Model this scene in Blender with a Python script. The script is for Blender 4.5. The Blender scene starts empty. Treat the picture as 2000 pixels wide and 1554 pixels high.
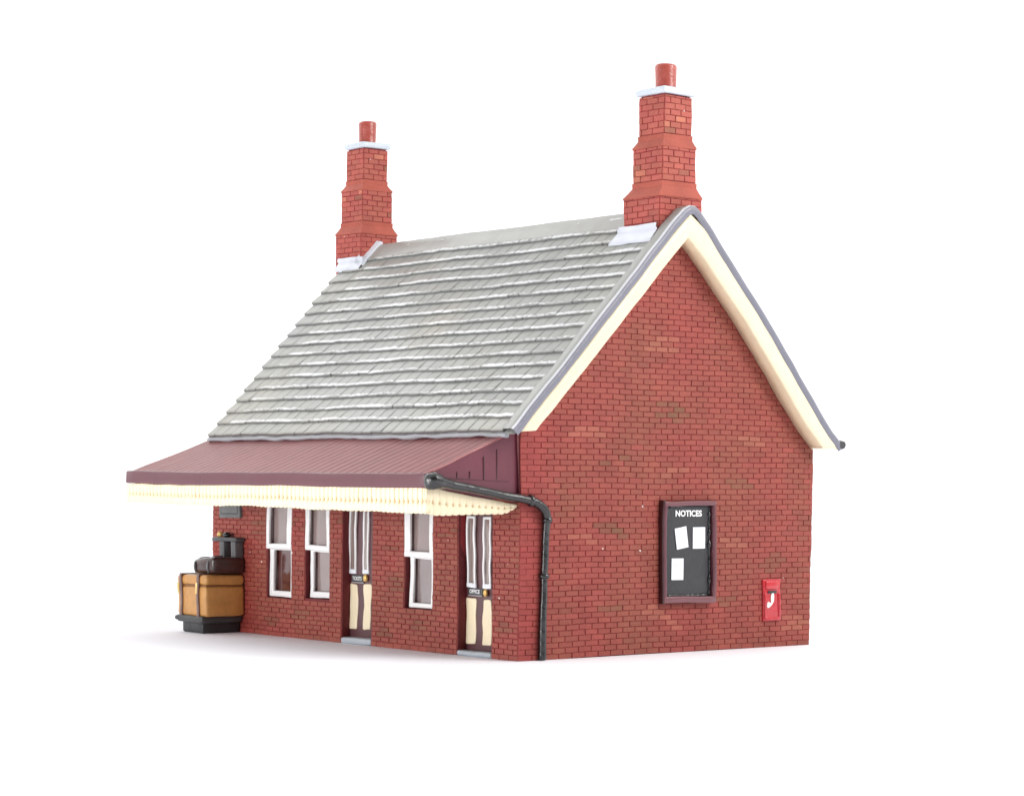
import bpy, bmesh, math, random
from mathutils import Vector, Matrix, noise
random.seed(7)
S = bpy.context.scene
COL = S.collection

# ------------------------------------------------------------------ camera
A = math.radians(50.6)
fwd = Vector((math.cos(A), math.sin(A), 0)); rgt = Vector((math.sin(A), -math.cos(A), 0)); up = Vector((0, 0, 1))
ROLL = .008
r2 = (rgt + up*ROLL).normalized(); u2 = (up - rgt*ROLL).normalized()
cam = bpy.data.cameras.new('camera'); camo = bpy.data.objects.new('camera', cam); COL.objects.link(camo)
D = 44.1; U0 = 16/4510*D
cpos = -(rgt*U0 + fwd*D) + Vector((0, 0, 3.54))
M = Matrix((r2, u2, -fwd)).transposed().to_4x4(); M.translation = cpos
camo.matrix_world = M
cam.sensor_width = 36; cam.sensor_fit = 'HORIZONTAL'; cam.lens = 36*4510/2000
cam.shift_y = (929-777)/2000; cam.clip_end = 2000; cam.clip_start = .1
S.camera = camo

# ------------------------------------------------------------------ studio light
S.view_settings.view_transform = 'Standard'; S.view_settings.look = 'None'
S.view_settings.exposure = 0; S.view_settings.gamma = 1
S.render.engine = 'CYCLES'
w = bpy.data.worlds.new('World'); S.world = w; w.use_nodes = True
nt = w.node_tree; N = nt.nodes; L = nt.links
bg = N['Background']
tc = N.new('ShaderNodeTexCoord')
dot = N.new('ShaderNodeVectorMath'); dot.operation = 'DOT_PRODUCT'
dot.inputs[1].default_value = (fwd.x*.95, fwd.y*.95, .80)
mr = N.new('ShaderNodeMapRange'); mr.interpolation_type = 'SMOOTHSTEP'
mr.inputs['From Min'].default_value = -.45; mr.inputs['From Max'].default_value = .75
mr.inputs['To Min'].default_value = .17; mr.inputs['To Max'].default_value = 1.5
L.new(tc.outputs['Generated'], dot.inputs[0]); L.new(dot.outputs['Value'], mr.inputs['Value'])
L.new(mr.outputs['Result'], bg.inputs['Strength']); bg.inputs['Color'].default_value = (1, 1, 1, 1)

def area(name, loc, target, size, power, col=(1, 1, 1), sy=None):
    l = bpy.data.lights.new(name, 'AREA'); l.energy = power; l.size = size; l.color = col
    if sy: l.shape = 'RECTANGLE'; l.size_y = sy
    o = bpy.data.objects.new(name, l); COL.objects.link(o); o.location = loc
    o.rotation_euler = (Vector(target)-Vector(loc)).to_track_quat('-Z', 'Y').to_euler()
    return o
area('key_softbox', (16, -26, 24), (3, 3, 3), 19, 9300, (1, .985, .96))
area('left_softbox', (-25, 9, 5), (0, 5, 2), 12, 2500, (.985, .99, 1), 7)
area('low_fill_softbox', (-24, 1, 3.2), (0, 4, 1.8), 10, 1350, (1, .99, .98), 5)
area('top_softbox', (1, 30, 26), (3, 5, 5), 14, 700, (1, 1, 1), 8)

# ------------------------------------------------------------------ materials
def mat(name, rough=.5, coat=0., cr=.12, var=.12, vscale=2.5, bump=.15, bscale=14., specks=False, spec=.5, hl=False, metal=0., fleck=0.):
    m = bpy.data.materials.new(name); m.use_nodes = True
    t = m.node_tree; n = t.nodes; l = t.links; b = n['Principled BSDF']
    at = n.new('ShaderNodeAttribute'); at.attribute_name = 'Col'
    ge = n.new('ShaderNodeNewGeometry')
    nz = n.new('ShaderNodeTexNoise'); nz.inputs['Scale'].default_value = vscale; nz.inputs['Detail'].default_value = 6
    nz.inputs['Roughness'].default_value = .65
    l.new(ge.outputs['Position'], nz.inputs['Vector'])
    mr = n.new('ShaderNodeMapRange'); mr.inputs['From Min'].default_value = .3; mr.inputs['From Max'].default_value = .7
    mr.inputs['To Min'].default_value = 1-var; mr.inputs['To Max'].default_value = 1+var
    l.new(nz.outputs['Fac'], mr.inputs['Value'])
    mu = n.new('ShaderNodeVectorMath'); mu.operation = 'SCALE'
    l.new(at.outputs['Color'], mu.inputs[0]); l.new(mr.outputs['Result'], mu.inputs['Scale'])
    colout = mu.outputs['Vector']
    def mixc(fac, col, src):
        x = n.new('ShaderNodeMix'); x.data_type = 'RGBA'; x.inputs[7].default_value = (*col, 1)
        l.new(fac, x.inputs[0]); l.new(src, x.inputs[6]); return x.outputs[2]
    if hl:   # pale streaks broken up by noise, masked by the vertex attribute 'Brush'
        a2 = n.new('ShaderNodeAttribute'); a2.attribute_name = 'Brush'
        mp = n.new('ShaderNodeMapping'); mp.inputs['Scale'].default_value = (1, .30, 1)
        l.new(ge.outputs['Position'], mp.inputs['Vector'])
        n2 = n.new('ShaderNodeTexNoise'); n2.inputs['Scale'].default_value = 30; n2.inputs['Detail'].default_value = 6
        n2.inputs['Roughness'].default_value = .7
        l.new(mp.outputs['Vector'], n2.inputs['Vector'])
        ad = n.new('ShaderNodeMath'); ad.operation = 'MULTIPLY_ADD'; ad.inputs[1].default_value = .62
        l.new(a2.outputs['Fac'], ad.inputs[0]); l.new(n2.outputs['Fac'], ad.inputs[2])
        th = n.new('ShaderNodeMapRange'); th.inputs['From Min'].default_value = 1.0; th.inputs['From Max'].default_value = 1.13; th.inputs['To Max'].default_value = .62
        l.new(ad.outputs[0], th.inputs['Value'])
        colout = mixc(th.outputs['Result'], (.88, .9, .92), colout)
    if fleck:   # worn pale scuffs of random shape
        n3 = n.new('ShaderNodeTexNoise'); n3.inputs['Scale'].default_value = 7; n3.inputs['Detail'].default_value = 9
        n3.inputs['Roughness'].default_value = .8
        l.new(ge.outputs['Position'], n3.inputs['Vector'])
        th = n.new('ShaderNodeMapRange'); th.inputs['From Min'].default_value = .68; th.inputs['From Max'].default_value = .72
        th.inputs['To Max'].default_value = fleck
        l.new(n3.outputs['Fac'], th.inputs['Value'])
        colout = mixc(th.outputs['Result'], (.75, .52, .42), colout)
    if specks:   # dust specks stuck on the paint
        vo = n.new('ShaderNodeTexVoronoi'); vo.inputs['Scale'].default_value = 2.2; vo.inputs['Randomness'].default_value = 1
        l.new(ge.outputs['Position'], vo.inputs['Vector'])
        lt = n.new('ShaderNodeMath'); lt.operation = 'LESS_THAN'; lt.inputs[1].default_value = .042
        l.new(vo.outputs['Distance'], lt.inputs[0])
        sx = n.new('ShaderNodeSeparateColor'); l.new(vo.outputs['Color'], sx.inputs[0])
        g2 = n.new('ShaderNodeMath'); g2.operation = 'GREATER_THAN'; g2.inputs[1].default_value = .45
        l.new(sx.outputs[0], g2.inputs[0])
        m2 = n.new('ShaderNodeMath'); m2.operation = 'MULTIPLY'; l.new(lt.outputs[0], m2.inputs[0]); l.new(g2.outputs[0], m2.inputs[1])
        colout = mixc(m2.outputs[0], (.85, .8, .76), colout)
    l.new(colout, b.inputs['Base Color'])
    b.inputs['Roughness'].default_value = rough; b.inputs['Metallic'].default_value = metal
    b.inputs['Specular IOR Level'].default_value = spec
    b.inputs['Coat Weight'].default_value = coat; b.inputs['Coat Roughness'].default_value = cr
    if bump:
        nb = n.new('ShaderNodeTexNoise'); nb.inputs['Scale'].default_value = bscale; nb.inputs['Detail'].default_value = 4
        l.new(ge.outputs['Position'], nb.inputs['Vector'])
        bp = n.new('ShaderNodeBump'); bp.inputs['Strength'].default_value = bump; bp.inputs['Distance'].default_value = .03
        l.new(nb.outputs['Fac'], bp.inputs['Height'])
        l.new(bp.outputs['Normal'], b.inputs['Normal']); l.new(bp.outputs['Normal'], b.inputs['Coat Normal'])
    return m

MB_brick = mat('brick_paint', .62, 0, var=.13, vscale=1.6, bump=.35, bscale=22, specks=True, spec=.3)
M_slate = mat('slate_paint', .42, .25, .2, var=.07, vscale=1.5, bump=.25, bscale=10, hl=True)
M_grey = mat('grey_paint', .45, .15, .2, var=.08, bump=.3, bscale=8)
M_cream = mat('cream_paint', .42, .2, .2, var=.05, vscale=3, bump=.25, bscale=7)
M_maroon = mat('maroon_gloss_paint', .38, .28, .18, var=.08, bump=.12, bscale=5, specks=True)
M_mroof = mat('maroon_roof_paint', .48, .12, .3, var=.12, vscale=3, bump=.3, bscale=12, fleck=.35)
M_black = mat('black_gloss_paint', .3, .6, .1, var=.2, bump=.5, bscale=7)
M_dark = mat('charcoal_paint', .5, .15, .25, var=.15, bump=.35, bscale=12)
M_white = mat('white_paint', .45, .2, .2, var=.04, bump=.25, bscale=9)
M_glass = mat('painted_glass', .12, .9, .04, var=.06, vscale=1.5, bump=.1, bscale=3, spec=.9)
M_tan = mat('tan_leather_paint', .45, .2, .2, var=.12, vscale=5, bump=.2, bscale=14)
M_leather = mat('dark_leather_paint', .35, .45, .15, var=.3, vscale=6, bump=.4, bscale=9)
M_brass = mat('brass_paint', .35, .3, .1, var=.15, bump=.3, bscale=20, metal=.3)
M_red = mat('red_gloss_paint', .3, .6, .1, var=.08, bump=.3, bscale=8)
M_paper = mat('paper_print', .6, 0, var=.02, bump=0)
M_floor = mat('white_surface', .8, 0, var=.0, bump=0)

# ------------------------------------------------------------------ mesh builder
def wob(p, k=1.):
    a = noise.noise_vector(p*.55)*.022 + noise.noise_vector(p*2.3+Vector((9, 3, 5)))*.009
    return p + a*k

class MB:
    def __init__(s): s.v = []; s.f = []; s.c = []; s.sm = []; s.br = []
    def V(s, p, br=0.): s.v.append(Vector(p)); s.br.append(br); return len(s.v)-1
    def F(s, idx, col, sm=False): s.f.append(tuple(idx)); s.c.append(col); s.sm.append(sm)
    def rbox(s, x0, x1, y0, y1, z0, z1, col, r=.03, step=.35, sm=True, fn=None):
        lo = (x0, y0, z0); hi = (x1, y1, z1)
        r = min(r, *(abs(hi[i]-lo[i])*.49 for i in range(3)))
        def ax(a, b):
            n = max(1, int(round((b-a-2*r)/step)))
            return [a, a+r*.35] + [a+r+(b-a-2*r)*i/n for i in range(n+1)] + [b-r*.35, b]
        X, Y, Z = (ax(lo[i], hi[i]) for i in range(3))
        cache = {}
        def P(i, j, k):
            key = (i, j, k)
            if key not in cache:
                p = Vector((X[i], Y[j], Z[k]))
                q = Vector([min(max(p[t], lo[t]+r), hi[t]-r) for t in range(3)])
                d = p-q
                if d.length > 1e-9: p = q + d.normalized()*r
                if fn: p = fn(p)
                cache[key] = s.V(p)
            return cache[key]
        nx, ny, nz = len(X)-1, len(Y)-1, len(Z)-1
        for i in range(nx):
            for j in range(ny):
                s.F((P(i, j, 0), P(i, j+1, 0), P(i+1, j+1, 0), P(i+1, j, 0)), col, sm)
                s.F((P(i, j, nz), P(i+1, j, nz), P(i+1, j+1, nz), P(i, j+1, nz)), col, sm)
        for i in range(nx):
            for k in range(nz):
                s.F((P(i, 0, k), P(i+1, 0, k), P(i+1, 0, k+1), P(i, 0, k+1)), col, sm)
                s.F((P(i, ny, k), P(i, ny, k+1), P(i+1, ny, k+1), P(i+1, ny, k)), col, sm)
        for j in range(ny):
            for k in range(nz):
                s.F((P(0, j, k), P(0, j, k+1), P(0, j+1, k+1), P(0, j+1, k)), col, sm)
                s.F((P(nx, j, k), P(nx, j+1, k), P(nx, j+1, k+1), P(nx, j, k+1)), col, sm)
    def prism(s, pts, axis, a, b, col, n=1, sm=False):
        """pts: 2D polygon in the plane normal to axis ('y': (x,z); 'x': (y,z); 'z': (x,y)), extruded a->b"""
        def T(p, t):
            return {'y': (p[0], t, p[1]), 'x': (t, p[0], p[1]), 'z': (p[0], p[1], t)}[axis]
        rings = [[s.V(T(p, a+(b-a)*i/n)) for p in pts] for i in range(n+1)]
        s.F(rings[0], col, sm); s.F(rings[-1][::-1], col, sm)
        m = len(pts)
        for i in range(n):
            for j in range(m):
                s.F((rings[i][j], rings[i+1][j], rings[i+1][(j+1) % m], rings[i][(j+1) % m]), col, sm)
    def grid(s, us, vs, fn, sm=True):
        """fn(u,v)->(point, colour, brush)"""
        ids = []; cols = []
        for u in us:
            row = []; rc = []
            for v in vs:
                p, c, b = fn(u, v); row.append(s.V(p, b)); rc.append(c)
            ids.append(row); cols.append(rc)
        for i in range(len(us)-1):
            for j in range(len(vs)-1):
                s.F((ids[i][j], ids[i+1][j], ids[i+1][j+1], ids[i][j+1]), cols[i][j], sm)
    def lathe(s, c, prof, col, n=20, axis='z', sq=0.):
        rings = []
        for r, h in prof:
            ring = []
            for k in range(n):
                t = 2*math.pi*k/n
                cx, cy = math.cos(t)*r, math.sin(t)*r
                if axis == 'z': p = (c[0]+cx, c[1]+cy, c[2]+h)
                elif axis == 'x': p = (c[0]+h, c[1]+cx, c[2]+cy)
                else: p = (c[0]+cx, c[1]+h, c[2]+cy)
                ring.append(s.V(p))
            rings.append(ring)
        for a, b in zip(rings, rings[1:]):
            for k in range(n): s.F((a[k], a[(k+1) % n], b[(k+1) % n], b[k]), col, True)
        s.F(rings[0][::-1], col); s.F(rings[-1], col)
    def tube(s, pts, rad, col, n=14, sub=6):
        P = [Vector(p) for p in pts]; R = rad if isinstance(rad, (list, tuple)) else [rad]*len(P)
        path = []; rr = []
        for i in range(len(P)-1):
            p0 = P[max(i-1, 0)]; p1 = P[i]; p2 = P[i+1]; p3 = P[min(i+2, len(P)-1)]
            for k in range(sub):
                t = k/sub
                path.append(.5*((2*p1)+(p2-p0)*t+(2*p0-5*p1+4*p2-p3)*t*t+(3*p1-p0-3*p2+p3)*t**3))
                rr.append(R[i]+(R[i+1]-R[i])*t)
        path.append(P[-1]); rr.append(R[-1])
        up0 = Vector((.31, .77, .55)).normalized(); rings = []
        for i, p in enumerate(path):
            d = (path[min(i+1, len(path)-1)]-path[max(i-1, 0)]).normalized()
            a = d.cross(up0).normalized(); b = d.cross(a)
            rings.append([s.V(p+(a*math.cos(2*math.pi*k/n)+b*math.sin(2*math.pi*k/n))*rr[i]) for k in range(n)])
        for a, b in zip(rings, rings[1:]):
            for k in range(n): s.F((a[k], a[(k+1) % n], b[(k+1) % n], b[k]), col, True)
        s.F(rings[0][::-1], col); s.F(rings[-1], col)
    def build(s, name, m, parent=None, origin=None, wobble=1., fix=True):
        vs = [wob(p, wobble) if wobble else p for p in s.v]
        lo = Vector([min(p[i] for p in vs) for i in range(3)]); hi = Vector([max(p[i] for p in vs) for i in range(3)])
        if origin is None: origin = Vector(((lo.x+hi.x)/2, (lo.y+hi.y)/2, lo.z))
        origin = Vector(origin)
        me = bpy.data.meshes.new(name)
        me.from_pydata([p-origin for p in vs], [], s.f)
        at = me.attributes.new('Col', 'FLOAT_COLOR', 'CORNER')
        buf = []
        for f, c in zip(s.f, s.c): buf += [c[0], c[1], c[2], 1.]*len(f)
        at.data.foreach_set('color', buf)
        if any(s.br):
            a2 = me.attributes.new('Brush', 'FLOAT', 'POINT'); a2.data.foreach_set('value', s.br)
        me.polygons.foreach_set('use_smooth', s.sm)
        if fix:
            bm = bmesh.new(); bm.from_mesh(me); bmesh.ops.recalc_face_normals(bm, faces=bm.faces); bm.to_mesh(me); bm.free()
        me.materials.append(m)
        o = bpy.data.objects.new(name, me); COL.objects.link(o)
        o['wo'] = list(origin)
        if parent is not None:
            o.parent = parent; po = Vector(parent['wo']); o.location = origin-po
        else: o.location = origin
        return o

def empty(name, loc, parent=None):
    o = bpy.data.objects.new(name, None); COL.objects.link(o); o['wo'] = list(loc)
    o.location = loc if parent is None else Vector(loc)-Vector(parent['wo'])
    if parent is not None: o.parent = parent
    return o
def tag(o, label=None, cat=None, group=None, kind=None):
    if label: o['label'] = label
    if cat: o['category'] = cat
    if group: o['group'] = group
    if kind: o['kind'] = kind
    return o
def jit(c, k=.06):
    f = 1+random.uniform(-k, k); return tuple(x*f for x in c)
def mixcol(a, b, t): return tuple(a[i]*(1-t)+b[i]*t for i in range(3))
def nz(p, s=1., o=0.): return noise.noise(Vector(p)*s+Vector((o, o*1.7, o*.3)))

def text_mesh(word, height, width, bold=0.):
    cu = bpy.data.curves.new('tmp', 'FONT'); cu.body = word; cu.offset = bold; cu.extrude = 0; cu.size = 1
    cu.resolution_u = 4
    o = bpy.data.objects.new('tmp', cu); COL.objects.link(o)
    dg = bpy.context.evaluated_depsgraph_get()
    me = bpy.data.meshes.new_from_object(o.evaluated_get(dg))
    vs = [v.co.copy() for v in me.vertices]; fs = [tuple(p.vertices) for p in me.polygons]
    bpy.data.objects.remove(o); bpy.data.curves.remove(cu); bpy.data.meshes.remove(me)
    x0 = min(v.x for v in vs); x1 = max(v.x for v in vs); y0 = min(v.y for v in vs); y1 = max(v.y for v in vs)
    return [((v.x-x0)/(x1-x0)*width-width/2, (v.y-y0)/(y1-y0)*height) for v in vs], fs

# ------------------------------------------------------------------ colours (linear)
BR = (.270, .079, .053); BR2 = (.308, .066, .053); BRD = (.235, .085, .05); BRT = (.48, .19, .12); BROL = (.15, .09, .045)
GROUT = (.27, .032, .036)
SLATE = (.265, .272, .252); LEAD = (.66, .68, .74); GREYV = (.19, .19, .235)
CREAM = (.88, .76, .53); MAR = (.115, .028, .04); MARD = (.055, .01, .013)
BLK = (.005, .005, .006); CHAR = (.022, .022, .024); WH = (.84, .84, .83)

# ------------------------------------------------------------------ setting
g = MB(); g.prism([(-600, -600), (600, -600), (600, 600), (-600, 600)], 'z', -.5, 0, (.915, .92, .965))
o = g.build('ground', M_floor, wobble=0, origin=(0, 0, 0)); tag(o, kind='structure')

# ------------------------------------------------------------------ building
B = empty('station_building', (4, 5.5, 0))
tag(B, 'red brick station building with slate roof, two tall chimneys and maroon platform canopy', 'building')

def bricks(mb, O, U, Vv, Nn, z0, z1, spans, pitch, length, colfn, h=.015, gu=.021, gv=.010, off=0.):
    """rows of separate raised bricks; spans(zc)->list of (u0,u1)"""
    O, U, Vv, Nn = map(Vector, (O, U, Vv, Nn)); row = 0; z = z0
    while z < z1-.02:
        za, zb = z, min(z+pitch, z1)
        ph = (length/2 if row % 2 else 0)+random.uniform(-.015, .015)+off
        for (a, b) in spans((za+zb)/2):
            nn_ = max(1, int((b-a)/.4)); bu = [a+(b-a)*q/nn_ for q in range(nn_+1)]
            for q in range(nn_): mb.F([mb.V(O+U*p[0]+Vv*p[1]) for p in ((bu[q], za), (bu[q+1], za), (bu[q+1], zb), (bu[q], zb))], GROUT)
            k = math.floor((a-ph)/length); us = [a]
            while True:
                k += 1; u = ph+k*length
                if u >= b-.07: break
                if u > a+.07: us.append(u)
            us.append(b)
            for ua, ub in zip(us, us[1:]):
                c, fill = colfn((ua+ub)/2, (za+zb)/2)
                hu = gu*(.12 if fill else random.uniform(.6, 1.25))/2; hv = gv*(.12 if fill else random.uniform(.6, 1.3))/2
                wv = .008*nz((ua*1.3, za*3, 0), 1.2)
                hh = h*random.uniform(.75, 1.15); i = .006
                zs = za+hv+wv; ze = zb-hv+wv; s0 = ua+hu; s1 = ub-hu
                base = [(s0, zs), (s1, zs), (s1, ze), (s0, ze)]
                j = lambda: random.uniform(-.0035, .0035)
                top = [(s0+i+j(), zs+i+j()), (s1-i+j(), zs+i+j()), (s1-i+j(), ze-i+j()), (s0+i+j(), ze-i+j())]
                bi = [mb.V(O+U*p[0]+Vv*p[1]) for p in base]; ti = [mb.V(O+U*p[0]+Vv*p[1]+Nn*hh) for p in top]
                mb.F(ti, c)
                for q in range(4): mb.F((bi[q], bi[(q+1) % 4], ti[(q+1) % 4], ti[q]), c)
        z += pitch; row += 1

DARKP = [(3.87, 4.9), (4.16, 4.78), (2.42, 3.85), (2.28, 2.53), (2.5, 2.45), (2.42, 1.02), (6.89, 1.85), (6.8, 1.7), (5.61, .98), (5.9, 3.45)]
TANP = [(3.66, 6.21), (1.68, 4.44), (4.01, 3.66), (6.21, 4.26), (5.68, 2.21), (1.48, 2.29), (3.59, .83), (7.51, .49), (4.1, .6)]
def gable_col(x, z):
    t = .5+.9*nz((x, 0, z), .8, 3.)+random.uniform(-.18, .18)+max(0, (z-5.5)*.06)
    t = min(max(t, 0), 1)
    c = mixcol(BR, BR2, t)
    fill = (x < .42 and z < 4.4 and random.random() < .75) or (x > 7.85 and random.random() < .7) or random.random() < .02
    if fill: c = mixcol(c, BR2, .7)
    if x < .9: c = mixcol(c, (.33, .05, .05), .55*max(0, min(1, (.95-x+random.uniform(-.15, .15))/.5)))
    for dx, dz in DARKP:
        if abs(x-dx) < .3 and abs(z-dz) < .12 and random.random() < .8: c = mixcol(c, BROL, .42)
    for dx, dz in TANP:
        if abs(x-dx) < .35 and abs(z-dz) < .12 and random.random() < .8: c = mixcol(c, BRT, .30)
    return jit(c, .07), fill

# gable wall
gw = MB()
poly = [(.06, 0), (7.95, 0), (7.96, 2.2), (8.04, 4.25), (7.43, 5.0), (6.7, 5.85), (5.65, 7.05), (4.66, 8.0), (4.2, 8.5), (3.9, 8.5), (.06, 4.6)]
gw.prism(poly, 'y', .04, .3, GROUT)
def gspan(z):
    if z < 4.3: return [(0, 8+.1*z/4.3)]
    xl = (z-4.52)/1.0; 
    pts = [(4.25, 8.1), (5.05, 7.45), (5.85, 6.7), (7.05, 5.65), (8.0, 4.66), (8.5, 4.2)]
    xr = 4.1
    for (a, xa), (b, xb) in zip(pts, pts[1:]):
        if a <= z <= b: xr = xa+(xb-xa)*(z-a)/(b-a)
    xl = max(0, xl)
    return [(xl, xr)] if xr-xl > .15 else []
bricks(gw, (0, 0, 0), (1, 0, 0), (0, 0, 1), (0, -1, 0), 0, 8.4, gspan, .11, .332, gable_col, gv=.007)
gw.build('gable_wall', MB_brick, B)

# front wall with openings
L1 = 10.93
OPEN = [(.81, 1.89, 0, 3.2), (2.72, 3.67, .83, 3.2), (4.77, 5.85, 0, 3.2), (6.32, 7.24, .87, 3.2), (7.76, 8.70, .83, 3.2)]
FD = [(3.2, .55), (9.0, 2.35), (4.3, .35), (4.0, 1.3), (4.1, 2.1), (5.95, 2.5), (2.2, 2.4), (1.1, .55), (.5, .6), (8.5, .35), (7.4, .5), (7.5, 2.45), (2.35, 2.2)]
def front_col(y, z):
    t = .25+.8*nz((0, y, z), .9, 8.)+random.uniform(-.2, .2)+(.5 if y < .8 and z < 1.8 else 0)
    c = mixcol(BR, BR2, min(max(t, 0), 1))
    fill = random.random() < (.25 if (8.9 < y < 9.7 and z < 1.7) else .03) or z < .1
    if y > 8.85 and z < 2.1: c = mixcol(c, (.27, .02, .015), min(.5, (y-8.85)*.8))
    for dy, dz in FD:
        if abs(y-dy) < .25 and abs(z-dz) < .12 and random.random() < .7: c = mixcol(c, BROL, .35)
    return jit(c, .08), fill
fw = MB(); ys = [.3]
cuts = sorted(OPEN)
y = .3
for a, b, z0, z1 in cuts:
    fw.prism([(y, 0), (a, 0), (a, 4.3), (y, 4.3)], 'x', .04, .3, GROUT)
    if z0 > 0: fw.prism([(a, 0), (b, 0), (b, z0), (a, z0)], 'x', .04, .3, GROUT)
    fw.prism([(a, z1), (b, z1), (b, 4.3), (a, 4.3)], 'x', .04, .3, GROUT)
    y = b
fw.prism([(y, 0), (L1, 0), (L1, 4.3), (y, 4.3)], 'x', .04, .3, GROUT)
def fspan(z):
    out = []; y = 0.
    for a, b, z0, z1 in cuts:
        if z0 < z < z1: out.append((y, a)); y = b
    out.append((y, L1)); return out
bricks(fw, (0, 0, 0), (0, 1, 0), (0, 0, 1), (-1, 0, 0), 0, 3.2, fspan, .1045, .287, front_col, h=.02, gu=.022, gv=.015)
# painted reveals
for a, b, z0, z1 in cuts:
    fw.rbox(.0, .28, b-.012, b+.02, z0, z1, (.14, .02, .022), .005)
    fw.rbox(.0, .28, a-.02, a+.012, z0, z1, (.16, .02, .024), .005)
    if z0: fw.rbox(-.005, .28, a, b, z0-.05, z0+.012, (.17, .025, .026), .01)
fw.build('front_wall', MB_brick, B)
rw = MB(); rw.prism([(.3, 0), (L1, 0), (L1, 4.3), (.3, 4.3)], 'x', 7.7, 7.96, GROUT)
bricks(rw, (8, 0, 0), (0, 1, 0), (0, 0, 1), (1, 0, 0), 0, 4.3, lambda z: [(0, L1)], .11, .3, lambda y, z: (jit(BR, .1), False))
rw.build('rear_wall', MB_brick, B)
ew = MB(); ew.prism([(.3, 0), (7.7, 0), (7.7, 4.3), (4.1, 8.3), (.3, 4.5)], 'y', L1-.3, L1-.04, GROUT)
bricks(ew, (0, L1, 0), (1, 0, 0), (0, 0, 1), (0, 1, 0), 0, 8.3, gspan, .11, .332, lambda x, z: (jit(BR, .1), False))
ew.build('gable_wall', MB_brick, B)

# ---- roof: slates as separate raised slabs
rf = MB()
SX0, SZ0, SLP = -.45, 4.375, 1.0115
nrm = Vector((-SLP, 0, 1)).normalized(); sdir = Vector((1, 0, SLP)).normalized()
TOT = (4.0-SX0)*math.sqrt(1+SLP**2)
pit = .2575*math.sqrt(1+SLP**2)
def yend(s): return 10.45+.62*min(1, s/TOT)+.02*math.sin(s*9)
def course(base, sd, nr, kmax, y0, yendf, sl_w=.352):
    for k in range(kmax):
        s0 = k*pit; s1 = min((k+1)*pit, TOT); ph = (sl_w/2 if k % 2 else 0)+random.uniform(-.02, .02)
        y = y0; n = 0; ye = yendf(s0)
        while y < ye-.05:
            yn = min(ph+y0+(n+1)*sl_w+random.uniform(-.012, .012), ye); n += 1
            if yn-y < .06: continue
            if ye-yn < .08: yn = ye
            g_ = random.uniform(.002, .0045); th = random.uniform(.054, .064)
            dz = .006*nz((y*.6, k, 0), 1.1)+random.uniform(-.004, .004)
            c = jit(SLATE, .035); c = mixcol(c, (.36, .335, .27), max(0, nz((y, s0, 0), .5, 2.))*.8)
            prof = [(0-.0, -.02, .0), (.0, th*.62, .1), (.008, th*.93, .8), (.025, th, 1.), (.06, th*.95, 1.), (.10, th*.85, .72), (.145, th*.72, .1), (s1-s0+.01, .012, 0)]
            cols_n = max(2, int((yn-y)/.09)); 
            ua, ub = y+g_, yn-g_
            us = [ua, ua+.012]+[ua+(ub-ua)*q/cols_n for q in range(1, cols_n)]+[ub-.012, ub]
            sw = random.uniform(-.012, .012)
            def fn(u, q):
                ss, hh, br = prof[q]
                e = 0 if us[0] < u < us[-1] else -.003
                lip = dz+sw*(u-ua)/(ub-ua)+.005*nz((u*6, k*3.3, 0), 1.)
                s_ = s0+ss+(lip if q < 6 else 0)
                wv_ = .009*nz((u*3.1, k*2.7, 5.), 1.)
                return base+Vector((0, u, 0))+sd*s_+nr*(hh+e+(wv_ if 0 < q < 7 else 0)), ((c if q else (.15, .15, .155)) if u != us[0] else (.16, .16, .15)), (br*(.98+.45*nz((u*.9, k*.55, 3.), 1.))*(1 if k > 0 else .4)*(1 if u < 9.9 else .55))
            rf.grid(us, list(range(len(prof))), fn)
            # underside side walls
            y = yn
KM = int(TOT/pit)+1
course(Vector((SX0, 0, SZ0)), sdir, nrm, KM, -.06, yend)
# slab under slates
def ring(y, dx=0.):
    return [(-.42+dx, 4.30), (-.45+dx, 4.385), (4.03, 8.90), (4.3, 8.90), (8.2, 4.62), (8.5, 4.3), (8.4, 4.2), (4.12, 8.62), (-.0, 4.42)]
def slab(y, skew):
    pts = [(-.45, 4.37), (3.98, 8.86), (4.10, 8.93), (4.27, 8.9), (4.98, 8.13), (6.15, 6.92), (7.26, 5.63), (8.24, 4.48), (8.5, 4.27), (8.25, 4.33), (7.1, 5.55), (5.8, 6.9), (4.1, 8.5), (.1, 4.44), (-.40, 4.33)]
    out = []
    for x, z in pts:
        yy = y
        if skew: yy = y-.6*(1-min(1, max(0, (z-4.3)/4.4))) if x < 4 else y
        out.append(Vector((x, yy, z)))
    return out
n = 24; rings = []
pa, pb = slab(-.3, 0), slab(11.02, 1)
for i in range(n+1): rings.append([rf.V(a.lerp(b, i/n)) for a, b in zip(pa, pb)])
m = len(pa)
for i in range(n):
    for j in range(m): rf.F((rings[i][j], rings[i+1][j], rings[i+1][(j+1) % m], rings[i][(j+1) % m]), SLATE, False)
rf.F(rings[0], SLATE); rf.F(rings[-1][::-1], SLATE)
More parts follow.
